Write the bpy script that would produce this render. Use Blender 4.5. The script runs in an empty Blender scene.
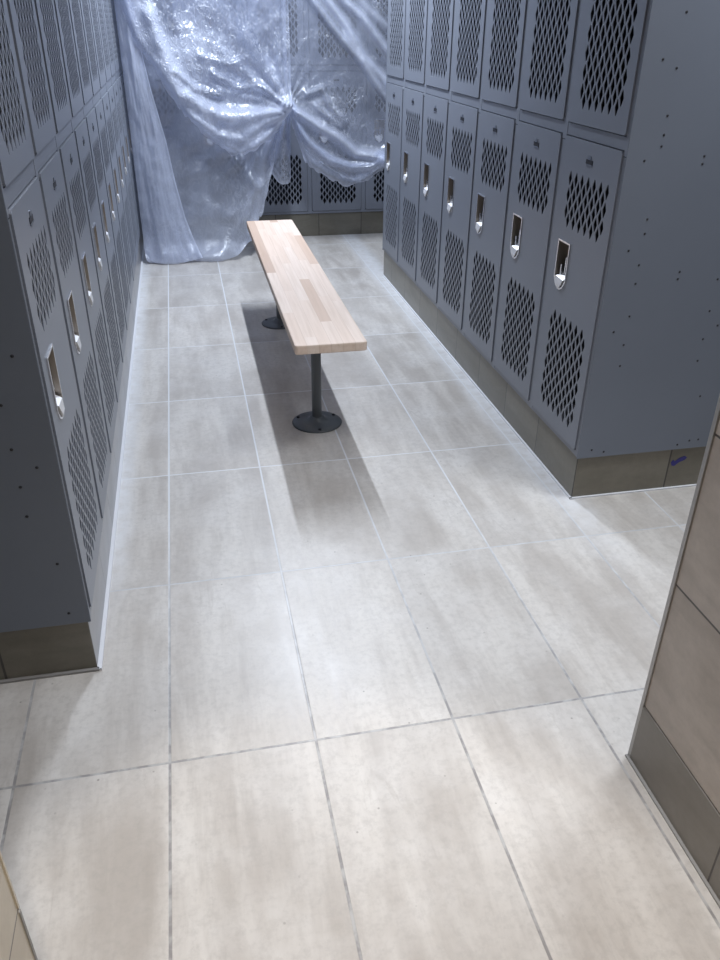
import bpy, bmesh, math, random
from mathutils import Vector, Matrix, noise
from mathutils.geometry import delaunay_2d_cdt
random.seed(7)
C = bpy.context.scene.collection
PI = math.pi

# ------------------------------------------------------------------ measures (metres)
TW, TD, GX, GY = 0.3048, 0.6096, -0.1416, 1.1827      # floor tiles and their origin
LW, LD = 0.378, 0.457                                 # locker pitch and depth
Z0, ZM, ZT = 0.155, 1.061, 1.975                      # locker bottom, mid rail, top
XR, YR = 1.119, 1.996                                 # right bank front and near end
XL, YL = -0.299, 1.487                                # left bank front and near end
YB, XB = 5.701, -0.287                                # back row front, first unit
CEIL = 2.62

# ------------------------------------------------------------------ materials
def new_mat(name):
    m = bpy.data.materials.new(name); m.use_nodes = True
    nt = m.node_tree; nt.nodes.clear()
    out = nt.nodes.new('ShaderNodeOutputMaterial')
    return m, nt, out
def N(nt, typ, **kw):
    n = nt.nodes.new(typ)
    for k, v in kw.items():
        if k in n.inputs and not hasattr(n, k): n.inputs[k].default_value = v
        else:
            try: setattr(n, k, v)
            except Exception: n.inputs[k].default_value = v
    return n
def math_(nt, op, a, b=None, c=None, clamp=False):
    n = nt.nodes.new('ShaderNodeMath'); n.operation = op; n.use_clamp = clamp
    for i, x in enumerate((a, b, c)):
        if x is None: continue
        if isinstance(x, (int, float)): n.inputs[i].default_value = x
        else: nt.links.new(x, n.inputs[i])
    return n.outputs[0]
def mixc(nt, fac, a, b, mode='MIX'):
    n = nt.nodes.new('ShaderNodeMix'); n.data_type = 'RGBA'; n.blend_type = mode
    for idx, x in ((0, fac), (6, a), (7, b)):
        if isinstance(x, (int, float)): n.inputs[idx].default_value = x
        elif isinstance(x, tuple): n.inputs[idx].default_value = (*x[:3], 1)
        else: nt.links.new(x, n.inputs[idx])
    return n.outputs[2]
def smooth(nt, x, a, b, lo=0.0, hi=1.0):
    n = nt.nodes.new('ShaderNodeMapRange'); n.interpolation_type = 'SMOOTHSTEP'
    nt.links.new(x, n.inputs[0])
    for i, v in enumerate((a, b, lo, hi)): n.inputs[i + 1].default_value = v
    return n.outputs[0]
def noise_n(nt, vec, scale, detail=4, rough=.55, dist=0.0):
    n = nt.nodes.new('ShaderNodeTexNoise')
    n.inputs['Scale'].default_value = scale; n.inputs['Detail'].default_value = detail
    n.inputs['Roughness'].default_value = rough; n.inputs['Distortion'].default_value = dist
    nt.links.new(vec, n.inputs['Vector']); return n.outputs['Fac']
def mapping(nt, vec, scale=(1, 1, 1), rot=(0, 0, 0), loc=(0, 0, 0)):
    n = nt.nodes.new('ShaderNodeMapping')
    n.inputs['Scale'].default_value = scale; n.inputs['Rotation'].default_value = rot
    n.inputs['Location'].default_value = loc
    nt.links.new(vec, n.inputs['Vector']); return n.outputs[0]
def geo_pos(nt):
    return nt.nodes.new('ShaderNodeNewGeometry').outputs['Position']
def sep(nt, v):
    n = nt.nodes.new('ShaderNodeSeparateXYZ'); nt.links.new(v, n.inputs[0]); return n.outputs
def comb(nt, x, y, z=0.0):
    n = nt.nodes.new('ShaderNodeCombineXYZ')
    for i, a in enumerate((x, y, z)):
        if isinstance(a, (int, float)): n.inputs[i].default_value = a
        else: nt.links.new(a, n.inputs[i])
    return n.outputs[0]
def bump(nt, h, strength, dist):
    n = nt.nodes.new('ShaderNodeBump'); n.inputs['Strength'].default_value = strength
    n.inputs['Distance'].default_value = dist; nt.links.new(h, n.inputs['Height']); return n.outputs[0]
def principled(nt, out, color, rough=.5, metal=0.0, normal=None, spec=.5):
    p = nt.nodes.new('ShaderNodeBsdfPrincipled')
    if isinstance(color, tuple): p.inputs['Base Color'].default_value = (*color[:3], 1)
    else: nt.links.new(color, p.inputs['Base Color'])
    if isinstance(rough, (int, float)): p.inputs['Roughness'].default_value = rough
    else: nt.links.new(rough, p.inputs['Roughness'])
    p.inputs['Metallic'].default_value = metal
    p.inputs['Specular IOR Level'].default_value = spec
    if normal is not None: nt.links.new(normal, p.inputs['Normal'])
    if out is not None: nt.links.new(p.outputs[0], out.inputs[0])
    return p

def tile_fields(nt, u, v, w, d, g):
    """returns (grout mask, per-tile random) for tiles w x d with grout half width g"""
    un = math_(nt, 'DIVIDE', u, w); vn = math_(nt, 'DIVIDE', v, d)
    def edge(x, size):
        f = math_(nt, 'FRACT', x)
        f = math_(nt, 'MINIMUM', f, math_(nt, 'SUBTRACT', 1.0, f))
        return math_(nt, 'MULTIPLY', f, size)
    e = math_(nt, 'MINIMUM', edge(un, w), edge(vn, d))
    mask = smooth(nt, e, g * .75, g * 1.25, 1.0, 0.0)
    wn = nt.nodes.new('ShaderNodeTexWhiteNoise'); wn.noise_dimensions = '2D'
    nt.links.new(comb(nt, math_(nt, 'FLOOR', un), math_(nt, 'FLOOR', vn)), wn.inputs['Vector'])
    return mask, wn.outputs['Value'], wn.outputs['Color']

def floor_material():
    m, nt, out = new_mat('floor_tile')
    pos = geo_pos(nt); s = sep(nt, pos)
    u = math_(nt, 'SUBTRACT', s[0], GX); v = math_(nt, 'SUBTRACT', s[1], GY)
    mask, rnd, rcol = tile_fields(nt, u, v, TW, TD, .0029)
    # each tile gets its own piece of the stone pattern
    off = nt.nodes.new('ShaderNodeVectorMath'); off.operation = 'MULTIPLY_ADD'
    nt.links.new(rcol, off.inputs[0]); off.inputs[1].default_value = (7, 7, 7); nt.links.new(pos, off.inputs[2])
    pv = off.outputs[0]
    streak = noise_n(nt, mapping(nt, pv, (9, 1.6, 1), (0, 0, .62)), 1.0, 6, .6, .35)
    cloud = noise_n(nt, pv, 5.0, 5, .6)
    fine = noise_n(nt, pv, 60.0, 4, .7)
    vein = noise_n(nt, mapping(nt, pv, (6, 1.5, 1), (0, 0, .62)), 1.0, 6, .55, .3)
    veinm = smooth(nt, math_(nt, 'ABSOLUTE', math_(nt, 'SUBTRACT', vein, .5)), 0.0, .016, 1.0, 0.0)
    st2 = noise_n(nt, mapping(nt, pv, (26, 3.2, 1), (0, 0, .62)), 1.0, 5, .65, .2)
    c = mixc(nt, smooth(nt, streak, .35, .68), (.46, .423, .385), (.63, .597, .555))
    c = mixc(nt, smooth(nt, st2, .48, .68, 0, .30), c, (.37, .335, .30))
    c = mixc(nt, smooth(nt, cloud, .35, .75, 0, .5), c, (.72, .70, .675))
    c = mixc(nt, math_(nt, 'MULTIPLY', veinm, smooth(nt, cloud, .48, .68, 0, .22)), c, (.33, .29, .25))
    c = mixc(nt, smooth(nt, fine, .40, .72, 0, .34), c, (.37, .345, .32))
    vor = nt.nodes.new('ShaderNodeTexVoronoi'); vor.inputs['Scale'].default_value = 26
    nt.links.new(pv, vor.inputs['Vector'])
    speck = math_(nt, 'MULTIPLY', smooth(nt, vor.outputs['Distance'], .035, .09, 1, 0), smooth(nt, cloud, .5, .62))
    c = mixc(nt, math_(nt, 'MULTIPLY', speck, .7), c, (.20, .18, .16))
    c = mixc(nt, 1.0, c, comb(nt, *[math_(nt, 'MULTIPLY_ADD', rnd, .10, .93)] * 3), 'MULTIPLY')
    # grout dust drying white towards the far end, darker grout near the doorway
    far = smooth(nt, s[1], 1.0, 2.4)
    gn = noise_n(nt, pos, 22.0, 3, .6)
    near_g = mixc(nt, smooth(nt, gn, .40, .62), (.27, .255, .25), (.45, .44, .43))
    grout = mixc(nt, far, near_g, (.70, .71, .73))
    # pale dust film beside the tiled bases
    dr = smooth(nt, math_(nt, 'ABSOLUTE', math_(nt, 'SUBTRACT', s[0], 1.115)), .01, .10, 1, 0)
    dl = smooth(nt, math_(nt, 'ABSOLUTE', math_(nt, 'SUBTRACT', s[0], -.30)), .01, .07, 1, 0)
    dust = math_(nt, 'MULTIPLY', math_(nt, 'MAXIMUM', dr, dl), smooth(nt, s[1], 1.5, 2.2))
    dust = math_(nt, 'MULTIPLY', dust, smooth(nt, gn, .2, .7, .3, .8))
    c = mixc(nt, dust, c, (.74, .75, .77))
    c = mixc(nt, mask, c, grout)
    h = math_(nt, 'SUBTRACT', math_(nt, 'MULTIPLY', fine, .12), mask)
    rough = smooth(nt, streak, .2, .8, .30, .46)
    principled(nt, out, c, rough, 0, bump(nt, h, .35, .0015), .5)
    return m

def wall_tile_material(name, axis, w, d, u0, v0, ca, cb, grout, g=.002, rough=.3):
    """axis: 0 = wall running along x, 1 = wall running along y, tiles w long and d tall"""
    m, nt, out = new_mat(name)
    pos = geo_pos(nt); s = sep(nt, pos)
    u = math_(nt, 'SUBTRACT', s[axis], u0); v = math_(nt, 'SUBTRACT', s[2], v0)
    mask, rnd, rcol = tile_fields(nt, u, v, w, d, g)
    off = nt.nodes.new('ShaderNodeVectorMath'); off.operation = 'MULTIPLY_ADD'
    nt.links.new(rcol, off.inputs[0]); off.inputs[1].default_value = (5, 5, 5); nt.links.new(pos, off.inputs[2])
    st = noise_n(nt, mapping(nt, off.outputs[0], (2, 2, 6), (.5, .5, 0)), 1.3, 6, .6, .4)
    fine = noise_n(nt, off.outputs[0], 45, 4, .65)
    c = mixc(nt, smooth(nt, st, .32, .7), ca, cb)
    c = mixc(nt, smooth(nt, fine, .3, .8, 0, .25), c, tuple(x * .7 for x in ca))
    c = mixc(nt, mask, c, grout)
    principled(nt, out, c, rough, 0, bump(nt, math_(nt, 'SUBTRACT', math_(nt, 'MULTIPLY', fine, .1), mask), .4, .0015), .5)
    return m

def paint_material(name, col, rough=.42, var=.06, spec=.5):
    m, nt, out = new_mat(name)
    tc = nt.nodes.new('ShaderNodeTexCoord').outputs['Object']
    n1 = noise_n(nt, tc, 3.0, 3, .5)
    n2 = noise_n(nt, tc, 260.0, 2, .5)
    c = mixc(nt, n1, tuple(x * (1 - var) for x in col), tuple(x * (1 + var) for x in col))
    principled(nt, out, c, rough, 0, bump(nt, n2, .05, .0006), spec)
    return m

def metal_material(name, col, rough, metal=1.0):
    m, nt, out = new_mat(name)
    tc = nt.nodes.new('ShaderNodeTexCoord').outputs['Object']
    n = noise_n(nt, tc, 40, 3, .5)
    c = mixc(nt, n, tuple(x * .88 for x in col), col)
    principled(nt, out, c, rough, metal)
    return m

def plain_material(name, col, rough=.8):
    m, nt, out = new_mat(name)
    tc = nt.nodes.new('ShaderNodeTexCoord').outputs['Object']
    n = noise_n(nt, tc, 8, 4, .6)
    c = mixc(nt, n, tuple(x * .94 for x in col), col)
    principled(nt, out, c, rough)
    return m

def wood_material():
    m, nt, out = new_mat('maple_butcher_block')
    tc = nt.nodes.new('ShaderNodeTexCoord').outputs['Object']; s = sep(nt, tc)
    su = math_(nt, 'FLOOR', math_(nt, 'DIVIDE', s[0], .0393))
    w1 = nt.nodes.new('ShaderNodeTexWhiteNoise'); w1.noise_dimensions = '1D'
    nt.links.new(su, w1.inputs['W'])
    sv = math_(nt, 'FLOOR', math_(nt, 'DIVIDE', math_(nt, 'ADD', s[1], math_(nt, 'MULTIPLY', w1.outputs['Value'], 3.0)), .52))
    w2 = nt.nodes.new('ShaderNodeTexWhiteNoise'); w2.noise_dimensions = '2D'
    nt.links.new(comb(nt, su, sv), w2.inputs['Vector'])
    off = nt.nodes.new('ShaderNodeVectorMath'); off.operation = 'MULTIPLY_ADD'
    nt.links.new(w2.outputs['Color'], off.inputs[0]); off.inputs[1].default_value = (3, 3, 3); nt.links.new(tc, off.inputs[2])
    grain = noise_n(nt, mapping(nt, off.outputs[0], (70, 3.0, 40)), 1.0, 5, .6, .3)
    ramp = nt.nodes.new('ShaderNodeValToRGB'); nt.links.new(w2.outputs['Value'], ramp.inputs[0])
    el = ramp.color_ramp.elements
    el[0].position = 0; el[0].color = (.60, .44, .34, 1)
    el[1].position = 1; el[1].color = (.84, .70, .60, 1)
    e = el.new(.22); e.color = (.68, .51, .40, 1)
    e = el.new(.42); e.color = (.79, .63, .52, 1)
    c = mixc(nt, smooth(nt, grain, .35, .75, 0, .30), ramp.outputs[0], (.48, .33, .22))
    def edge(x, size):
        f = math_(nt, 'FRACT', math_(nt, 'DIVIDE', x, size))
        return math_(nt, 'MULTIPLY', math_(nt, 'MINIMUM', f, math_(nt, 'SUBTRACT', 1.0, f)), size)
    c = mixc(nt, smooth(nt, edge(s[0], .0393), .0003, .0010, .35, 0), c, (.42, .29, .19))
    principled(nt, out, c, .5, 0, None, .35)
    return m

def plastic_material():
    m, nt, out = new_mat('clear_plastic_film')
    pos = geo_pos(nt)
    at = nt.nodes.new('ShaderNodeAttribute'); at.attribute_name = 'film_haze_glint'
    lw = nt.nodes.new('ShaderNodeLayerWeight'); lw.inputs['Blend'].default_value = .42
    mott = noise_n(nt, pos, 9, 4, .6, .4)
    crump = nt.nodes.new('ShaderNodeTexVoronoi'); crump.feature = 'DISTANCE_TO_EDGE'
    crump.inputs['Scale'].default_value = 17
    dn = nt.nodes.new('ShaderNodeTexNoise'); dn.inputs['Scale'].default_value = 7; nt.links.new(pos, dn.inputs['Vector'])
    mv = nt.nodes.new('ShaderNodeVectorMath'); mv.operation = 'MULTIPLY_ADD'
    nt.links.new(dn.outputs['Color'], mv.inputs[0]); mv.inputs[1].default_value = (.25, .25, .25); nt.links.new(pos, mv.inputs[2])
    nt.links.new(mapping(nt, mv.outputs[0], (1, .6, .8)), crump.inputs['Vector'])
    n2 = noise_n(nt, pos, 34, 4, .6, .8)
    rid = noise_n(nt, mapping(nt, pos, (1, 1, .55), (0, .5, 0)), 24, 4, .55, 1.2)
    ridge = smooth(nt, math_(nt, 'ABSOLUTE', math_(nt, 'SUBTRACT', rid, .5)), 0, .07, 1, 0)
    cr = nt.nodes.new('ShaderNodeAttribute'); cr.attribute_name = 'crumple'
    hgt = math_(nt, 'ADD', math_(nt, 'MULTIPLY', crump.outputs['Distance'], 0.7), math_(nt, 'MULTIPLY_ADD', ridge, 1.3, math_(nt, 'MULTIPLY', n2, .4)))
    hgt = math_(nt, 'MULTIPLY', hgt, math_(nt, 'MULTIPLY_ADD', cr.outputs['Fac'], 1.0, .04))
    nrm = bump(nt, hgt, .55, .010)
    nt.links.new(nrm, lw.inputs['Normal'])
    fac = math_(nt, 'ADD', at.outputs['Fac'], math_(nt, 'MULTIPLY', math_(nt, 'POWER', lw.outputs['Facing'], 1.6), .45))
    fac = math_(nt, 'ADD', fac, math_(nt, 'MULTIPLY', math_(nt, 'SUBTRACT', mott, .5), .08))
    fac = math_(nt, 'ADD', fac, math_(nt, 'MULTIPLY', ridge, math_(nt, 'MULTIPLY_ADD', cr.outputs['Fac'], .22, .03)))
    fac = math_(nt, 'MINIMUM', math_(nt, 'MAXIMUM', fac, .05), .95)
    dif = nt.nodes.new('ShaderNodeBsdfDiffuse'); dif.inputs['Color'].default_value = (.73, .78, .93, 1)
    nt.links.new(nrm, dif.inputs['Normal'])
    trl = nt.nodes.new('ShaderNodeBsdfTranslucent'); trl.inputs['Color'].default_value = (.73, .78, .93, 1)
    nt.links.new(nrm, trl.inputs['Normal'])
    gl = nt.nodes.new('ShaderNodeBsdfGlossy'); gl.inputs['Roughness'].default_value = .24
    gl.inputs['Color'].default_value = (.95, .97, 1, 1); nt.links.new(nrm, gl.inputs['Normal'])
    tr = nt.nodes.new('ShaderNodeBsdfTransparent'); tr.inputs['Color'].default_value = (.93, .95, 1, 1)
    a = nt.nodes.new('ShaderNodeMixShader'); a.inputs[0].default_value = .35
    nt.links.new(dif.outputs[0], a.inputs[1]); nt.links.new(trl.outputs[0], a.inputs[2])
    b = nt.nodes.new('ShaderNodeMixShader'); nt.links.new(fac, b.inputs[0])
    nt.links.new(tr.outputs[0], b.inputs[1]); nt.links.new(a.outputs[0], b.inputs[2])
    c = nt.nodes.new('ShaderNodeMixShader')
    nt.links.new(math_(nt, 'MULTIPLY_ADD', cr.outputs['Fac'], .10, .05), c.inputs[0])
    nt.links.new(b.outputs[0], c.inputs[1]); nt.links.new(gl.outputs[0], c.inputs[2])
    nt.links.new(c.outputs[0], out.inputs[0])
    return m

M = {}
M['floor'] = floor_material()
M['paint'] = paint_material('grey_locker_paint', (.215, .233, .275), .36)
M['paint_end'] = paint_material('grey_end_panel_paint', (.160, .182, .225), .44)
M['inside_dark'] = paint_material('locker_inside_shade', (.022, .026, .036), .8)  # near-black: shade inside the lockers put into the colour
M['chrome'] = metal_material('polished_steel', (.88, .88, .90), .22)
M['catch'] = metal_material('bright_steel_catch', (.90, .90, .92), .45, .35)
M['cup'] = metal_material('steel_cup', (.42, .38, .34), .32)
M['plate'] = metal_material('number_plate_metal', (.34, .36, .40), .35)
M['screw'] = metal_material('dark_screw', (.02, .02, .025), .5, .2)
M['post'] = paint_material('dark_grey_post_paint', (.085, .095, .105), .42)
M['wood'] = wood_material()
BA, BB, BG = (.150, .138, .108), (.210, .194, .158), (.06, .055, .048)
M['base_x'] = wall_tile_material('base_tile_x', 0, .305, 1.0, .603, -.5, BA, BB, BG, .0022)
M['base_x2'] = wall_tile_material('base_tile_end', 0, .327, 1.0, 1.126, -.5, BA, BB, BG, .0028)
M['base_y'] = wall_tile_material('base_tile_y', 1, .305, 1.0, 2.004, -.5, BA, BB, BG, .0022)
M['base_y_left_lit'] = wall_tile_material('base_tile_left_lit', 1, .305, 1.0, 1.495, -.5, (.26, .26, .27), (.36, .36, .375), (.16, .16, .17), .0022)  # same base tile, paler: grazing reflection and strong light painted in
M['base_wall'] = wall_tile_material('base_tile_wall', 1, .61, 1.0, .722, -.5, (.175, .158, .135), (.225, .205, .178), (.06, .05, .045), .0022)
M['wall_y'] = wall_tile_material('wall_tile_y', 1, .61, .303, .55, .151, (.38, .325, .28), (.53, .465, .41), (.07, .06, .055), .0022)
M['wall_x'] = wall_tile_material('wall_tile_x', 0, .61, .303, .0, .151, (.38, .325, .28), (.53, .465, .41), (.07, .06, .055), .0022)
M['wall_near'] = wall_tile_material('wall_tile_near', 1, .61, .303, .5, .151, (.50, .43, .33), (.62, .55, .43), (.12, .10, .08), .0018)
M['plaster'] = plain_material('painted_plaster', (.36, .36, .37), .85)
M['plaster_b'] = plain_material('painted_plaster_dim', (.30, .31, .33), .85)
M['ceil'] = plain_material('ceiling_white', (.40, .41, .43), .9)
M['caulk'] = plain_material('white_caulk', (.72, .73, .76), .6)
M['caulk_grey'] = plain_material('grey_caulk', (.30, .29, .28), .6)
M['alu'] = metal_material('aluminium_edge', (.42, .41, .40), .4, .5)
M['ink'] = plain_material('blue_ink', (.030, .028, .20), .5)
M['film'] = plastic_material()

# ------------------------------------------------------------------ mesh helpers
def link(name, bm, mats, parent=None, smooth_=False, bev=0.0):
    me = bpy.data.meshes.new(name)
    bm.normal_update(); bm.to_mesh(me); bm.free()
    for mm in (mats if isinstance(mats, (list, tuple)) else [mats]): me.materials.append(mm)
    if smooth_:
        for p in me.polygons: p.use_smooth = True
    o = bpy.data.objects.new(name, me); C.objects.link(o)
    if parent: o.parent = parent
    if bev:
        b = o.modifiers.new('bevel', 'BEVEL'); b.width = bev; b.segments = 2; b.limit_method = 'ANGLE'
    return o
def box(bm, x0, x1, y0, y1, z0, z1, mi=0, skip=()):
    v = [bm.verts.new((x, y, z)) for z in (z0, z1) for y in (y0, y1) for x in (x0, x1)]
    F = {'-z': (0, 2, 3, 1), '+z': (4, 5, 7, 6), '-y': (0, 1, 5, 4), '+y': (2, 6, 7, 3), '-x': (0, 4, 6, 2), '+x': (1, 3, 7, 5)}
    for k, f in F.items():
        if k in skip: continue
        fc = bm.faces.new([v[i] for i in f]); fc.material_index = mi
def lathe(bm, prof, n=40, cx=0, cy=0, mi=0):
    rings = []
    for r, z in prof:
        if r < 1e-6: rings.append([bm.verts.new((cx, cy, z))])
        else: rings.append([bm.verts.new((cx + r * math.cos(2 * PI * k / n), cy + r * math.sin(2 * PI * k / n), z)) for k in range(n)])
    for a, b in zip(rings, rings[1:]):
        for k in range(n):
            k2 = (k + 1) % n
            if len(a) == 1 and len(b) == 1: continue
            if len(a) == 1: f = bm.faces.new((a[0], b[k2], b[k]))
            elif len(b) == 1: f = bm.faces.new((a[k], a[k2], b[0]))
            else: f = bm.faces.new((a[k], a[k2], b[k2], b[k]))
            f.material_index = mi; f.smooth = True
def tag(o, label=None, cat=None, group=None, kind=None):
    if label: o['label'] = label
    if cat: o['category'] = cat
    if group: o['group'] = group
    if kind: o['kind'] = kind
    return o
def empty(name, loc, rz=0.0):
    o = bpy.data.objects.new(name, None); C.objects.link(o)
    o.location = loc; o.rotation_euler = (0, 0, rz); o.empty_display_size = .1
    return o
def struct(name, bm, m, label=None, cat=None, bev=0.0, **kw):
    o = link(name, bm, m, bev=bev, **kw); o['kind'] = 'structure'
    if label: o['label'] = label
    if cat: o['category'] = cat
    return o
def copy_tree(o, parent=None):
    c = o.copy(); C.objects.link(c); c.parent = parent
    for ch in list(o.children): copy_tree(ch, c)
    return c

# ------------------------------------------------------------------ room shell
bm = bmesh.new(); box(bm, -.9, 3.0, -2.6, 6.3, -.08, 0)
struct('floor', bm, M['floor'], 'pale beige stone-look floor tiles with thin grout lines', 'floor')
bm = bmesh.new(); box(bm, -.9, 3.0, -2.6, 6.3, CEIL, CEIL + .08)
struct('ceiling', bm, M['ceil'], 'plain white ceiling over the locker room', 'ceiling')
bm = bmesh.new(); box(bm, -.9, -.76, .605, 6.3, 0, CEIL)
struct('wall_left', bm, M['plaster_b'], 'plain painted wall behind the left locker bank', 'wall')
bm = bmesh.new(); box(bm, -.76, 2.86, YB + LD + .01, 6.3, 0, CEIL)
struct('wall_back', bm, M['plaster'], 'plain painted wall behind the far locker row', 'wall')
bm = bmesh.new(); box(bm, 2.86, 3.0, 1.01, 6.3, 0, CEIL)
struct('wall_right', bm, M['plaster'], 'plain painted wall closing the side aisle on the right', 'wall')
bm = bmesh.new(); box(bm, -.9, 3.0, -2.74, -2.6, 0, CEIL)
struct('wall_front', bm, M['plaster'], 'plain painted wall behind the viewer', 'wall')
bm = bmesh.new(); box(bm, XR + LD + .004, XR + LD + .12, YR + .01, YR + 7 * LW, 0, CEIL)
struct('wall_partition', bm, M['plaster'], 'partition wall standing behind the right locker bank', 'wall')
# tiled wall on the right of the opening
bm = bmesh.new(); box(bm, .800, 3.0, -2.6, 1.01, .151, CEIL)
bm.normal_update()
for f in bm.faces: f.material_index = 1 if abs(f.normal.y) > .5 else 0
struct('wall_entry_right', bm, [M['wall_y'], M['wall_x']], 'brown-beige tiled wall with dark joints at right of the opening', 'wall')
bm = bmesh.new(); box(bm, .797, .860, -2.6, 1.01, 0, .151)
struct('baseboard_entry_right', bm, M['base_wall'], 'darker grey-brown base tiles at the foot of the right entry wall', 'baseboard', bev=.002)
bm = bmesh.new(); box(bm, .7965, .806, 1.004, 1.014, 0, CEIL)
struct('trim_1', bm, M['alu'], 'slim pale metal edge strip up the corner of the right tiled wall', 'trim', bev=.001)
bm = bmesh.new()
box(bm, .791, .797, -2.6, 1.014, 0, .004)
struct('trim_2', bm, M['caulk_grey'], 'thin grey caulk line where the right entry wall meets the floor', 'trim')
# tiled wall on the left of the opening
bm = bmesh.new(); box(bm, -.9, -.262, -2.6, .605, 0, CEIL)
struct('wall_entry_left', bm, M['wall_near'], 'warm lit beige tiled wall at bottom left corner', 'wall')
bm = bmesh.new(); box(bm, -.264, -.2605, .602, .606, .455, CEIL)
struct('trim_3', bm, M['wall_near'], 'slim edge strip on the corner of the left entry wall', 'trim')
bm = bmesh.new(); box(bm, -.264, -.2605, .6015, .606, 0, .450)
struct('trim_4', bm, M['caulk_grey'], 'dark edge on the lower corner of the left entry wall', 'trim')

# tiled bases under the lockers
bm = bmesh.new()
box(bm, XR + .008, XR + LD, YR + .008, YR + 7 * LW, 0, Z0 - .002)
bm.normal_update()
for f in bm.faces: f.material_index = 1 if abs(f.normal.y) > .5 else 0
br = struct('baseboard_right', bm, [M['base_y'], M['base_x2']], 'brown-grey tiled base under the right locker bank', 'baseboard', bev=.0015)
bm = bmesh.new()
pts = [(1.459, .098), (1.464, .086), (1.474, .084), (1.488, .096), (1.508, .103), (1.514, .112), (1.504, .118), (1.486, .112), (1.472, .100), (1.466, .108)]
f = bm.faces.new([bm.verts.new((x, 0, z)) for x, z in pts])
r = bmesh.ops.extrude_face_region(bm, geom=[f])
for v in r['geom']:
    if isinstance(v, bmesh.types.BMVert): v.co.y -= .0006
ink = link('ink_mark', bm, M['ink'], br); ink.location = (0, YR + .0075, 0)
ink['label'] = 'short dark blue ink tick on the base tile'
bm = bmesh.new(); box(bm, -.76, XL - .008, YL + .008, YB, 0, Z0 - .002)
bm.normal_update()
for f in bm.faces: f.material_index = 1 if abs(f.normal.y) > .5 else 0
struct('baseboard_left', bm, [M['base_y_left_lit'], M['base_x2']], 'olive-brown tiled base under the left locker bank', 'baseboard', bev=.0015)
bm = bmesh.new(); box(bm, XB, XB + 5 * LW, YB + .008, YB + LD, 0, Z0 - .002)
struct('baseboard_back', bm, M['base_x'], 'brown-grey tiled base under the far locker row', 'baseboard', bev=.0015)
# caulk beads along the bases
bm = bmesh.new()
box(bm, XR + .001, XR + .008, YR + .002, YR + 7 * LW, 0, .005); box(bm, XR + .001, XR + LD, YR + .001, YR + .008, 0, .005)
struct('trim_5', bm, M['caulk'], 'white caulk line along the foot of the right tiled base', 'trim')
bm = bmesh.new()
box(bm, XL - .008, XL + .002, YL + .002, YB, 0, .006)
struct('trim_6', bm, M['caulk'], 'white caulk line along the foot of the left tiled base', 'trim')
bm = bmesh.new(); box(bm, -.76, XL - .004, YL, YL + .008, 0, .006)
struct('trim_7', bm, M['caulk_grey'], 'grey caulk line under the end of the left tiled base', 'trim')

# ------------------------------------------------------------------ lockers
# local frame: x 0..LW, front faces -y, z is height above the tiled base
HX, HZ = .0192, .0235                     # half pitches of the diamond mesh
def diamonds(cx, z0, rows, wide=7, first_wide=True):
    """staggered diamonds, rows counted upwards; returns centres"""
    out = []
    for r in range(rows):
        n = wide if (r % 2 == 0) == first_wide else wide - 1
        for k in range(n): out.append((cx + (k - (n - 1) / 2) * 2 * HX, z0 + r * HZ))
    return out
def door_mesh(x0, x1, z0, z1, holes, cup):
    verts, edges, owner = [], [], []
    def loop(pts, oid):
        b = len(verts)
        for p in pts: verts.append(Vector(p)); owner.append(oid)
        n = len(pts)
        for k in range(n): edges.append((b + k, b + (k + 1) % n))
    c = .006
    outer = [(x0 + c, z0), (x1 - c, z0), (x1, z0 + c), (x1, z1 - c), (x1 - c, z1), (x0 + c, z1), (x0, z1 - c), (x0, z0 + c)]
    loop(outer, -1)
    a, b = .0106, .0200
    loops = []
    for hi, (hx, hz) in enumerate(holes):
        l = [(hx - a, hz), (hx - a * .18, hz - b), (hx + a * .18, hz - b), (hx + a, hz), (hx + a * .18, hz + b), (hx - a * .18, hz + b)]
        loop(l, hi); loops.append(l)
    if cup:
        l = cup_outline(*cup, .0); loop(l, 9999); loops.append(l)
    vo, eo, fo, ov, oe, of = delaunay_2d_cdt(verts, edges, [], 1, 1e-6)
    bm = bmesh.new()
    Y = -.004
    bv = [bm.verts.new((v.x, Y, v.y)) for v in vo]
    own = [owner[o[0]] if o else -2 for o in ov]
    for f in fo:
        s = {own[i] for i in f}
        if len(s) == 1 and list(s)[0] >= 0: continue
        try: bm.faces.new([bv[i] for i in f])
        except ValueError: pass
    bm.normal_update()
    for f in bm.faces:
        if f.normal.y > 0: f.normal_flip()
    for l in loops:                       # wall thickness of every opening
        q = [bm.verts.new((x, Y, z)) for x, z in l]; w = [bm.verts.new((x, Y + .0022, z)) for x, z in l]
        n = len(l)
        for k in range(n): bm.faces.new((q[k], q[(k + 1) % n], w[(k + 1) % n], w[k]))
    q = [bm.verts.new((x, Y, z)) for x, z in outer]; w = [bm.verts.new((x, Y + .016, z)) for x, z in outer]
    n = len(outer)                        # bent flange round the door
    for k in range(n): bm.faces.new((q[(k + 1) % n], q[k], w[k], w[(k + 1) % n]))
    return bm
def cup_outline(cx, z0, z1, grow):
    w = .037 + grow; za, zb = z0 - grow, z1 + grow
    pts = [(cx - w, zb), (cx - w, za + .030), (cx - w * .62, za + .008), (cx - w * .2, za), (cx + w * .2, za), (cx + w * .62, za + .008), (cx + w, za + .030), (cx + w, zb)]
    return pts[::-1]
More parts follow.
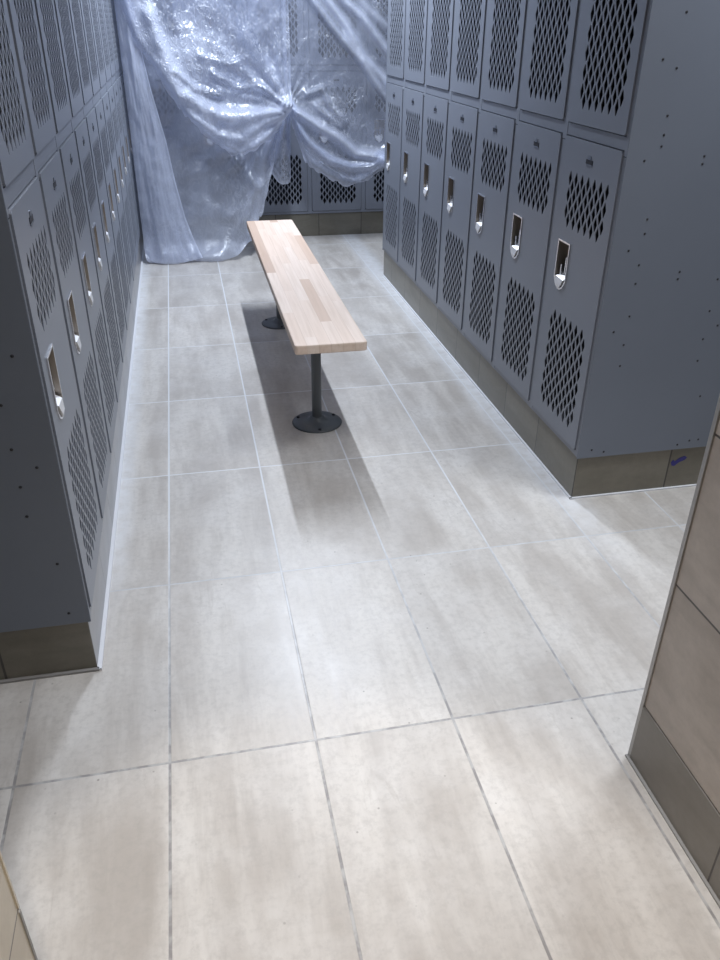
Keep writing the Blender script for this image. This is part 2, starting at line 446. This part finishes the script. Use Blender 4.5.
def cup_mesh(cx, z0, z1):
    bm = bmesh.new()
    o = cup_outline(cx, z0, z1, .0035); i = cup_outline(cx, z0, z1, -.0012); b_ = cup_outline(cx, z0, z1, -.005)
    n = len(o)
    V = lambda l, y: [bm.verts.new((x, y, z)) for x, z in l]
    r0 = V(o, -.0042); r1 = V(o, -.0068); r2 = V(i, -.0068); r3 = V(b_, .026)
    for mi, (p, q) in enumerate(((r0, r1), (r1, r2), (r2, r3))):
        for k in range(n):
            f = bm.faces.new((p[k], p[(k + 1) % n], q[(k + 1) % n], q[k])); f.material_index = 1 if mi == 2 else 0
    f = bm.faces.new(r3); f.material_index = 1
    bmesh.ops.recalc_face_normals(bm, faces=bm.faces)
    return bm
def catch_mesh(cx, z):
    """bright angled lifting catch in the bottom of the cup"""
    bm = bmesh.new()
    p = [(-.026, -.008, .034), (.026, -.008, .030), (.026, .020, .048), (-.026, .020, .040),
         (-.020, -.012, .014), (.016, -.011, .010), (0, -.009, -.002), (0, .018, .0)]
    v = [bm.verts.new((cx + a, b, z + c)) for a, b, c in p]
    for f in ((0, 1, 2, 3), (0, 4, 5, 1), (4, 6, 5), (1, 5, 2), (0, 3, 4), (5, 6, 7, 2), (4, 3, 7, 6), (3, 2, 7)):
        bm.faces.new([v[i] for i in f])
    bmesh.ops.recalc_face_normals(bm, faces=bm.faces)
    return bm
def staple_mesh(cx, z):
    bm = bmesh.new()
    box(bm, cx + .004, cx + .010, .004, .026, z + .045, z + .095)
    box(bm, cx - .016, cx - .010, .000, .026, z + .040, z + .070)
    return bm

H1 = ZM - .019 - Z0                        # top edge of the lower door above the base
H2 = ZM + .019 - Z0                        # bottom edge of the upper door
HT = ZT - Z0
DX0, DX1 = .0165, LW - .0165
CX = LW / 2
def body_mesh():
    bm = bmesh.new()
    t = .0012
    d = LD
    # shell (inside faces dark, outside grey)
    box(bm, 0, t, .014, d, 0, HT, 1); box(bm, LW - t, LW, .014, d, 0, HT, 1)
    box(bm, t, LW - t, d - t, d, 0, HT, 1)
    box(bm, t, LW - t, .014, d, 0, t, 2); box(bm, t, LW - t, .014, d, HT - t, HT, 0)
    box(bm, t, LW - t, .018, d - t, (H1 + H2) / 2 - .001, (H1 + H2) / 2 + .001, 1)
    # front frame
    fw = .0145
    box(bm, 0, fw, 0, .014, 0, HT); box(bm, LW - fw, LW, 0, .014, 0, HT)
    box(bm, fw, LW - fw, .0008, .014, 0, .016); box(bm, fw, LW - fw, .0008, .014, HT - .02, HT)
    box(bm, fw, LW - fw, .0008, .014, H1 + .003, H2 - .003)
    # door stops behind the door edges keep the gap dark
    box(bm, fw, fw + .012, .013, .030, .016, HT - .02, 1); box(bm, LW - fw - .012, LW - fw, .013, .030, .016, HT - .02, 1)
    # small joint lines where the cross rail meets the uprights
    for xx in (0, LW - fw):
        box(bm, xx, xx + fw, -.0002, 0, H1 - .0125, H1 - .0105, 1)
    return bm
def make_locker():
    root = empty('locker', (0, 0, 0))
    link('body', body_mesh(), [M['paint'], M['inside_dark'], M['paint']], root)
    # lower door
    cz0, cz1 = .612 - Z0, .752 - Z0
    holes = diamonds(CX + .009, .240 - Z0, 13, 7, False) + diamonds(CX + .009, .816 - Z0, 6, 7, False)
    d = link('door', door_mesh(DX0, DX1, .018, H1, holes, (.105, cz0, cz1)), M['paint'], root)
    h = link('recessed_handle', cup_mesh(.105, cz0, cz1), [M['chrome'], M['cup']], d)
    link('latch', catch_mesh(.105, cz0), M['catch'], d, bev=.0008)['label'] = 'bright steel catch in the handle cup'
    link('lock_staple', staple_mesh(.105, cz0), M['chrome'], d)
    bm = bmesh.new(); box(bm, CX - .020, CX + .020, -.0052, -.004, .985 - Z0, .998 - Z0)
    box(bm, CX - .020, CX + .020, -.0062, -.004, .983 - Z0, .986 - Z0, 1); box(bm, CX - .008, CX + .008, -.0056, -.004, .998 - Z0, 1.008 - Z0, 1)
    link('number_plate', bm, [M['screw'], M['plate']], d)
    # upper door
    holes = diamonds(CX + .009, 1.140 - Z0, 20, 7, False) + diamonds(CX, 1.842 - Z0, 4, 7, False)
    cu0, cu1 = 1.645 - Z0, 1.785 - Z0
    d = link('door', door_mesh(DX0, DX1, H2, HT - .022, holes, (.105, cu0, cu1)), M['paint'], root)
    link('recessed_handle', cup_mesh(.105, cu0, cu1), [M['chrome'], M['cup']], d)
    link('latch', catch_mesh(.105, cu0), M['catch'], d, bev=.0008)
    return root

ORD = ['first', 'second', 'third', 'fourth', 'fifth', 'sixth', 'seventh', 'eighth', 'ninth', 'tenth', 'eleventh']
proto = make_locker()
def place(o, x, y, rz, label, group):
    o.location = (x, y, Z0); o.rotation_euler = (0, 0, rz)
    tag(o, label, 'locker', group)
lockers = {'right': [], 'left': [], 'back': []}
# right bank: front faces -x, local x runs towards -y
for k in range(7):
    o = proto if k == 0 else copy_tree(proto)
    lab = {0: 'grey two-tier locker at the near end of the right bank, with the drilled end panel',
           6: 'grey two-tier locker at the far end of the right bank, nearest the hanging plastic'}.get(
           k, f'grey two-tier mesh-door locker, {ORD[k]} from the near end of the right bank')
    place(o, XR, YR + (k + 1) * LW, -PI / 2, lab, 'grey mesh-door lockers of the right bank'); lockers['right'].append(o)
for k in range(11):
    o = copy_tree(proto)
    lab = {0: 'grey two-tier locker at the near end of the left bank, its end panel in shade'}.get(
           k, f'grey two-tier mesh-door locker, {ORD[k]} from the near end of the left bank')
    place(o, XL, YL + k * LW, PI / 2, lab, 'grey mesh-door lockers of the left bank'); lockers['left'].append(o)
for k in range(5):
    o = copy_tree(proto)
    lab = ['grey far-row locker in the left back corner, wholly behind the plastic sheeting',
           'grey far-row locker behind the plastic drape, left of the bench end',
           'grey far-row locker half covered by plastic, mesh showing just right of the drape',
           'grey far-row locker under the right plastic swag, lower mesh in full view',
           'grey far-row locker partly hidden behind the far corner of the right bank',
           'grey far-row locker continuing past the right bank into the side aisle'][k]
    place(o, XB + k * LW, YB, 0, lab, 'grey mesh-door lockers of the far row'); lockers['back'].append(o)

# end panels (parts of the near lockers)
def end_panel(locker, face_x, screws, name='side_panel', label=None):
    bm = bmesh.new()
    t = .003
    if face_x == 'right':                 # local +x side of the locker
        x0, x1 = LW, LW + t
    else:
        x0, x1 = -t, 0
    box(bm, x0, x1, -.001, LD, -.004, HT + .002)
    # folded lip seen from the front
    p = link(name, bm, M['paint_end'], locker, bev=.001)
    if label: p['label'] = label
    first = None
    for d_, z in screws:                  # d_ = distance behind the front face, z = world height
        if first is None:
            b = bmesh.new()
            lathe(b, [(0, .0016), (.0024, .0012), (.0034, .0)], 12)
            bmesh.ops.rotate(b, verts=b.verts, cent=(0, 0, 0), matrix=Matrix.Rotation(PI / 2 if face_x == 'right' else -PI / 2, 3, 'Y'))
            s = link('screw', b, M['screw'], p); first = s
        else:
            s = first.copy(); C.objects.link(s); s.parent = p
        s.location = (x1 if face_x == 'right' else x0, d_, z - Z0)
    return p
cols = [(1.212, 1.354), (1.172, 1.254), (1.213, 1.235), (1.212, 1.128), (1.212, 1.083), (1.211, 1.056), (1.17, 1.022), (1.34, 1.03),
        (1.339, 1.011), (1.209, .874), (1.209, .836), (1.17, .792), (1.209, .751), (1.209, .699), (1.209, .605), (1.168, .561),
        (1.207, .519), (1.208, .454), (1.339, .726), (1.338, .706), (1.465, .699), (1.463, .606), (1.501, .56), (1.463, .52),
        (1.462, .452), (1.5, .333), (1.5, .179), (1.531, .18), (1.46, .168), (1.164, .178), (1.206, .168), (1.463, .836), (1.463, 1.083)]
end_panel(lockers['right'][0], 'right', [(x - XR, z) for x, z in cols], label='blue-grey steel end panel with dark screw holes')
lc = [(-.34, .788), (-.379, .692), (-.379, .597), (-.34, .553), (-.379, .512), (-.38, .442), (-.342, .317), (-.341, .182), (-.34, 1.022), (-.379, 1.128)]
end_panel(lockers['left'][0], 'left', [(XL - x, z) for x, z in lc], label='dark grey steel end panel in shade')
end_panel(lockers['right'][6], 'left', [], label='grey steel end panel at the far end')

# ------------------------------------------------------------------ bench
bench = empty('bench', (.294, 2.373, 0))
tag(bench, 'long narrow maple butcher-block bench on two dark pedestal legs, standing in the aisle', 'bench')
BW, BL, BH, BT = .2355, 1.834, .4374, .031
bm = bmesh.new()
n = 5; rr = .012; pts = []
for cx, cy, a0 in ((rr, rr, PI), (BW - rr, rr, 1.5 * PI), (BW - rr, BL - rr, 0), (rr, BL - rr, .5 * PI)):
    for k in range(n + 1):
        a = a0 + k / n * PI / 2; pts.append((cx + rr * math.cos(a), cy + rr * math.sin(a)))
lo = [bm.verts.new((x, y, BH - BT)) for x, y in pts]; hi = [bm.verts.new((x, y, BH)) for x, y in pts]
bm.faces.new(hi); bm.faces.new(lo[::-1])
for k in range(len(pts)):
    k2 = (k + 1) % len(pts); bm.faces.new((lo[k], lo[k2], hi[k2], hi[k]))
link('seat', bm, M['wood'], bench, bev=.004)['label'] = 'pale laminated maple plank with rounded edges'
def pedestal(y):
    bm = bmesh.new()
    cx = BW / 2
    lathe(bm, [(.0185, .012), (.0185, BH - BT - .012)], 28, cx, y)
    p = link('leg', bm, M['post'], bench)
    bm = bmesh.new()
    lathe(bm, [(.094, 0), (.095, .003), (.090, .0065), (.074, .0075), (.068, .0095), (.060, .010), (.046, .012), (.030, .018), (.026, .026), (.0187, .028)], 44, cx, y)
    f = link('floor_flange', bm, M['post'], p, smooth_=True)
    bm = bmesh.new()
    box(bm, cx - .075, cx + .075, y - .045, y + .045, BH - BT - .006, BH - BT - .0005)
    lathe(bm, [(.0187, BH - BT - .03), (.026, BH - BT - .028), (.032, BH - BT - .006)], 28, cx, y)
    link('top_flange', bm, M['post'], p)
    for k in range(3):
        a = k * 2 * PI / 3 + .5
        b = bmesh.new(); lathe(b, [(.0062, .006), (.0062, .0105), (.004, .012), (0, .0122)], 10, cx + .079 * math.cos(a), y + .079 * math.sin(a))
        link('bolt', b, M['screw'], p)
pedestal(2.711 - 2.373); pedestal(3.876 - 2.373)

# ------------------------------------------------------------------ plastic sheeting
def lerp_poly(P, s):
    L = [0]
    for a, b in zip(P, P[1:]): L.append(L[-1] + math.dist(a, b))
    t = s * L[-1]
    for k in range(len(P) - 1):
        if t <= L[k + 1] or k == len(P) - 2:
            u = (t - L[k]) / (L[k + 1] - L[k] + 1e-9)
            return tuple(P[k][i] + (P[k + 1][i] - P[k][i]) * u for i in range(len(P[k])))
def smoothpoly(P, it=2):
    for _ in range(it):
        Q = [P[0]]
        for a, b in zip(P, P[1:]):
            Q.append(tuple(a[i] * .75 + b[i] * .25 for i in range(len(a)))); Q.append(tuple(a[i] * .25 + b[i] * .75 for i in range(len(a))))
        Q.append(P[-1]); P = Q
    return P
def dpoly(x, z, P):
    best = 9
    for (ax, az), (bx, bz) in zip(P, P[1:]):
        dx, dz = bx - ax, bz - az
        t = max(0, min(1, ((x - ax) * dx + (z - az) * dz) / (dx * dx + dz * dz + 1e-12)))
        d = math.hypot(x - ax - t * dx, z - az - t * dz)
        if d < best: best = d
    return best
def sheet(name, bottom, top, ns, nt, disp, dens, crum, parent, label=None, hem=.03):
    """bottom and top: polylines of (x, z); disp gives y for a point; dens its haze, painted glint included"""
    bottom = smoothpoly(bottom); top = smoothpoly(top)
    bm = bmesh.new()
    la = bm.verts.layers.float.new('film_haze_glint'); lb = bm.verts.layers.float.new('crumple')
    rows = []
    for j in range(nt + 1):
        t = j / nt; row = []
        for i in range(ns + 1):
            s = i / ns
            b = lerp_poly(bottom, s); tp = lerp_poly(top, s)
            x = b[0] + (tp[0] - b[0]) * t; z = b[1] + (tp[1] - b[1]) * t
            if b[1] > .1: z += hem * math.exp(-t * 30) * nz(b[0], b[1], 14, 77)
            y = disp(x, z, s, t)
            v = bm.verts.new((x, y, z)); v[la] = dens(x, z, s, t); v[lb] = crum(x, z, s, t); row.append(v)
        rows.append(row)
    for a, b in zip(rows, rows[1:]):
        for i in range(ns): bm.faces.new((a[i], a[i + 1], b[i + 1], b[i]))
    o = link(name, bm, M['film'], parent, smooth_=True)
    if label: o['label'] = label
    return o
def g(d, w): return math.exp(-(d / w) ** 2)
def nz(x, z, s, o=0.0): return noise.fractal(Vector((x * s, o, z * s)), .9, 2.0, 4)
def sm(a, b, x):
    t = max(0, min(1, (x - a) / (b - a))); return t * t * (3 - 2 * t)
GP = (.671, .868)                          # where the sheeting is gathered
def radial(x, z, k, amp, reach):
    dx, dz = x - GP[0], z - GP[1]; r = math.hypot(dx, dz) + 1e-4; a = math.atan2(dz, dx)
    return amp * math.sin(a * k + 1.3 * noise.noise(Vector((x * 3, 0, z * 3)))) * math.exp(-r / reach) * min(1, r / .06)

strip_r = [(-.190, 1.42), (-.190, 1.223), (-.151, .97), (-.097, .702), (-.068, .475), (-.029, .266), (.008, .142), (.057, .02)]
swag_low = [(-.27, 1.50), (-.205, 1.23), (-.10, 1.075), (.005, .89), (.125, .753), (.248, .657), (.341, .604), (.453, .636), (.542, .703), (.619, .791), (.671, .868)]
cat1 = [(-.095, 1.345), (-.038, 1.124), (.03, .969), (.165, .873), (.309, .828), (.5, .837), (.671, .868)]
film = empty('plastic_sheeting', (.3, 5.25, 0))
tag(film, 'translucent crumpled plastic sheeting draped in swags over the far lockers, its hem on the floor', 'plastic sheet')
film.location = (0, 0, 0)
TOPZ = CEIL - .03
# 1. main drape falling to the floor
A_bot = [(-.278, .30), (-.277, .03), (-.255, .006), (-.167, .012), (-.073, .004), (.007, .012), (.088, .004), (.17, .006), (.26, .012), (.33, .05), (.405, .13), (.469, .25), (.515, .4), (.573, .576), (.628, .718), (.67, .857)]
def dA(x, z, s, t):
    y = 5.36 - .19 * math.exp(-z / .45)
    y -= .030 * nz(x, z * .45, 3.2, 1.0) + .012 * nz(x, z, 9, 2.0)
    y -= radial(x, z, 26, .022, .45)
    y -= .05 * g(z - .03, .05) * (1 + .8 * nz(x, z, 7, 4))
    y -= .03 * g(dpoly(x, z, [(.30, .62), (.44, .42), (.36, .22), (.40, .10)]), .03)
    y -= .025 * g(dpoly(x, z, [(.46, .60), (.40, .50), (.47, .42)]), .02)
    y -= .02 * g(dpoly(x, z, [(.60, .82), (.50, .5), (.42, .18)]), .025)
    return y
sheet('drape', A_bot, [(-.278, 1.0), (-.278, TOPZ), (.3, TOPZ), (.69, TOPZ), (.69, 1.2)][1:4], 90, 150, dA,
      lambda x, z, s, t: .40 + .10 * sm(.62, .35, z) * sm(.2, .5, x) + .22 * math.exp(-z / .12) + .04 * nz(x, z, 4, 7) + .20 * g(dpoly(x, z, [(.60, .82), (.50, .5), (.42, .18)]), .07),
      lambda x, z, s, t: .04 + .3 * sm(.7, .3, z) * sm(.2, .4, x), film, 'hazy main drape reaching the floor')
# 2. lighter doubled layer along the left bank
def dS(x, z, s, t):
    return 5.25 - .12 * math.exp(-z / .5) - .04 * math.sin(s * PI) - .022 * nz(x * 2.2, z * .35, 3, 9) - .006 * nz(x, z, 14, 3) - .012 * g(s - 1, .06)
sheet('folded_layer', [(-.278, .06), (-.275, .008), (-.20, .010), (-.12, .004), (-.03, .012), (.057, .03)],
      [(-.278, 1.0), (-.278, 1.5), (-.26, TOPZ), (-.215, TOPZ)][2:], 46, 150, dS,
      lambda x, z, s, t: .47 + .28 * g(s - 1, .03) + .25 * sm(.8, 1.35, z) + .06 * nz(x * 2, z * .5, 5, 11) + .15 * math.exp(-z / .12),
      lambda x, z, s, t: .03 + .1 * sm(.4, .1, z), film, 'milky doubled layer beside the left lockers')
# reshape right edge of that layer to its slanting line
lay = film.children[-1]
def xr_at(z):
    P = strip_r
    for (xa, za), (xb, zb) in zip(P, P[1:]):
        if za >= z >= zb: return xa + (xb - xa) * (za - z) / (za - zb)
    return P[0][0] if z > P[0][1] else P[-1][0]
for v in lay.data.vertices:
    i = v.index % 47; s = i / 46
    v.co.x = -.278 + (xr_at(v.co.z) + .297) * s
# 3. swag hanging in front, caught up at the gather point
def dW(x, z, s, t):
    lo = dpoly(x, z, swag_low)
    y = 5.22 - .07 * math.exp(-lo / .22) - .05 * g(dpoly(x, z, cat1), .045)
    y += .05 * g(lo, .02)
    cr = sm(-.05, .15, x) * sm(.75, .95, z) * sm(1.5, 1.2, z)
    y -= .020 * nz(x, z, 5, 21) + cr * .010 * abs(nz(x, z, 20, 5))
    y -= radial(x, z, 18, .018, .30)
    for P, a, w in (([(.02, 1.07), (.12, .98), (.26, .94)], .03, .018), ([(.15, 1.15), (.33, 1.10), (.42, 1.14)], .025, .014),
                    ([(.22, 1.06), (.36, .98), (.50, .99), (.62, .90)], .035, .016), ([(.05, .86), (.22, .74), (.36, .70)], .02, .018),
                    ([(.36, 1.5), (.42, 1.25), (.56, 1.05), (.64, .9)], .03, .03), ([(.62, 1.45), (.61, 1.1), (.66, .88)], .025, .012)):
        y -= a * g(dpoly(x, z, P), w)
    return y
def densW(x, z, s, t):
    lo = dpoly(x, z, swag_low); c1 = dpoly(x, z, cat1)
    d = .19 + .55 * g(c1, .055) + .30 * g(lo, .02) + .30 * g(lo, .12)
    d += .34 * g(math.hypot(x - .12, (z - 1.20)), .17)  # bright lamp reflection on the crumple, painted in as extra haze
    d += .28 * abs(radial(x, z, 15, 1.0, .22)) + .10 * g(abs(x - .645), .012)
    d += .16 * nz(x, z, 6, 31)
    d -= .18 * g(math.hypot(x - .02, (z - 1.36) * .6), .07) + .15 * g(math.hypot(x - .33, z - 1.42), .16) + .12 * g(math.hypot(x - .46, z - 1.16), .08)
    d += .30 * g(dpoly(x, z, [(-.16, 1.5), (-.12, 1.28), (-.02, 1.06)]), .05) + .25 * g(math.hypot(x - .11, z - 1.21), .08)  # pale fold band, plus the core of the painted reflection
    d -= .45 * g(dpoly(x, z, [(-.06, 1.48), (-.035, 1.36), (.03, 1.26)]), .026)
    return max(.05, d)
sheet('swag', swag_low, [(-.27, TOPZ), (.2, TOPZ), (.69, TOPZ), ], 110, 150, dW, densW,
      lambda x, z, s, t: .25 + .75 * g(math.hypot(x - .14, z - 1.17), .26) + .25 * g(math.hypot(x - .5, z - .95), .15), film, 'bright crumpled swag hanging in front')
# 4. right swag, drawn across to the right bank
R_bot = [(.671, .868), (.704, .774), (.743, .631), (.797, .513), (.879, .463), (.975, .406), (1.054, .373), (1.139, .377), (1.205, .412), (1.27, .453), (1.335, .50), (1.50, .62)]
f1 = [(.671, .868), (.852, .755), (1.008, .667), (1.117, .577), (1.3, .561)]
f1b = [(.70, .80), (.80, .66), (.93, .55), (1.08, .50), (1.22, .51), (1.34, .56)]
f2 = [(.790, 1.50), (.851, 1.428), (1.009, 1.254), (1.161, 1.098), (1.289, .935), (1.42, .80)]
f3 = [(.88, 1.50), (.939, 1.429), (1.05, 1.306), (1.173, 1.125), (1.287, 1.017), (1.42, .90)]
f4 = [(.96, 1.50), (1.038, 1.431), (1.157, 1.342), (1.282, 1.204), (1.42, 1.05)]
f5 = [(1.08, 1.5), (1.20, 1.38), (1.36, 1.26)]
def dR(x, z, s, t):
    lo = dpoly(x, z, R_bot)
    y = 5.47 - .06 * math.exp(-lo / .12) + .04 * g(lo, .015)
    for P, a, w in ((f1, .07, .030), (f1b, .045, .022), (f2, .05, .022), (f3, .04, .020), (f4, .05, .022), (f5, .03, .02),
                    ([(.80, .93), (.90, .96), (.95, .86), (1.05, .76)], .03, .016), ([(.86, .86), (.96, .78), (1.02, .74)], .03, .014)):
        y -= a * g(dpoly(x, z, P), w)
    y -= .010 * nz(x, z, 5, 41) + radial(x, z, 22, .007, .25)
    return y
def densR(x, z, s, t):
    d = .25 + .06 * nz(x, z, 5, 51) + .10 * abs(radial(x, z, 17, 1.0, .16))
    lo = dpoly(x, z, R_bot)
    d += .35 * g(lo, .010) + .25 * g(lo, .05)
    for P, a, w in ((f1, .60, .030), (f1b, .40, .022), (f2, .40, .016), (f3, .65, .030), (f4, .65, .024), (f5, .45, .02)):
        d += a * g(dpoly(x, z, P), w)
    d += .25 * g(math.hypot(x - .93, z - .85), .09)
    return d
sheet('right_swag', R_bot, [(.66, TOPZ), (1.0, TOPZ), (1.50, TOPZ)], 110, 150, dR, densR,
      lambda x, z, s, t: .12 + .7 * g(math.hypot(x - .98, z - .78), .14), film, 'clearer swag drawn across to the right')
R2 = [(x, z + .035 + .03 * g(x - .95, .2)) for x, z in R_bot]
sheet('hem_fold', R2, [(x, z + .16) for x, z in R_bot], 110, 30, lambda x, z, s, t: dR(x, z, s, t) - .035 - .015 * math.sin(t * PI),
      lambda x, z, s, t: .08 + .45 * g(t, .10) + .12 * nz(x, z, 9, 71) - .1 * t, lambda *a: .35, film, 'doubled frill along the right hem')
# 5. loose tail hanging below the gather
tail = [(.53, .60), (.55, .46), (.60, .435), (.655, .44), (.672, .50), (.66, .60), (.672, .70)]
def dT(x, z, s, t): return 5.27 - .025 * math.sin(s * 15 + z * 3) - .02 * t - .01 * nz(x, z, 12, 61)
sheet('loose_tail', tail, [(.62, .90), (.655, .905), (.685, .89)], 40, 40, dT,
      lambda x, z, s, t: .30 + .35 * g(s - 1, .08) + .35 * g(t, .04) + .3 * sm(.7, 1, t), lambda *a: .4, film, 'small loose tail below the gather')

# ------------------------------------------------------------------ light
def area(name, loc, sx, sy, e, col, rot=(0, 0, 0), spread=None):
    l = bpy.data.lights.new(name, 'AREA'); l.shape = 'RECTANGLE'; l.size = sx; l.size_y = sy
    l.energy = e; l.color = col
    if spread: l.spread = spread
    o = bpy.data.objects.new(name, l); C.objects.link(o); o.location = loc; o.rotation_euler = rot
    return o
area('aisle_light', (.57, 4.2, 2.57), .045, 1.2, 78, (.80, .88, 1.0))
area('side_light', (1.55, 1.55, 2.57), .35, .5, 17, (.86, .92, 1.0), spread=math.radians(120))
area('entry_light', (.30, 1.15, 2.57), .4, .5, 7, (.95, .96, 1.0), spread=math.radians(85))
sp = bpy.data.lights.new('warm_spot', 'SPOT'); sp.energy = 125; sp.color = (1.0, .89, .76); sp.spot_size = math.radians(36); sp.spot_blend = .35; sp.shadow_soft_size = .08
so = bpy.data.objects.new('warm_spot', sp); C.objects.link(so); so.location = (.1, -.3, 2.5)
so.rotation_euler = (Vector((.14, .42, 0)) - Vector(so.location)).to_track_quat('-Z', 'Y').to_euler()
w = bpy.data.worlds.new('world'); bpy.context.scene.world = w; w.use_nodes = True
w.node_tree.nodes['Background'].inputs[0].default_value = (.6, .65, .75, 1); w.node_tree.nodes['Background'].inputs[1].default_value = .3

# ------------------------------------------------------------------ camera
cam = bpy.data.cameras.new('camera'); co = bpy.data.objects.new('camera', cam); C.objects.link(co)
F_, pi_, ya_, ro_ = 795.2, math.radians(30.027), math.radians(12.102), math.radians(.5827)
fw = Vector((math.sin(ya_) * math.cos(pi_), math.cos(ya_) * math.cos(pi_), -math.sin(pi_)))
rt = Vector((math.cos(ya_), -math.sin(ya_), 0)); up = rt.cross(fw)
rt, up = rt * math.cos(ro_) + up * math.sin(ro_), up * math.cos(ro_) - rt * math.sin(ro_)
mat = Matrix((rt, up, -fw)).transposed().to_4x4(); mat.translation = (0, 0, 1.3295)
co.matrix_world = mat
cam.sensor_fit = 'VERTICAL'; cam.sensor_height = 24; cam.lens = 24 * F_ / 960; cam.clip_start = .02
bpy.context.scene.camera = co
vs = bpy.context.scene.view_settings
vs.view_transform = 'Standard'; vs.look = 'None'; vs.exposure = 0; vs.gamma = 1
bpy.context.scene.cycles.max_bounces = 12
bpy.context.scene.cycles.transparent_max_bounces = 24
bpy.context.scene.cycles.use_denoising = True
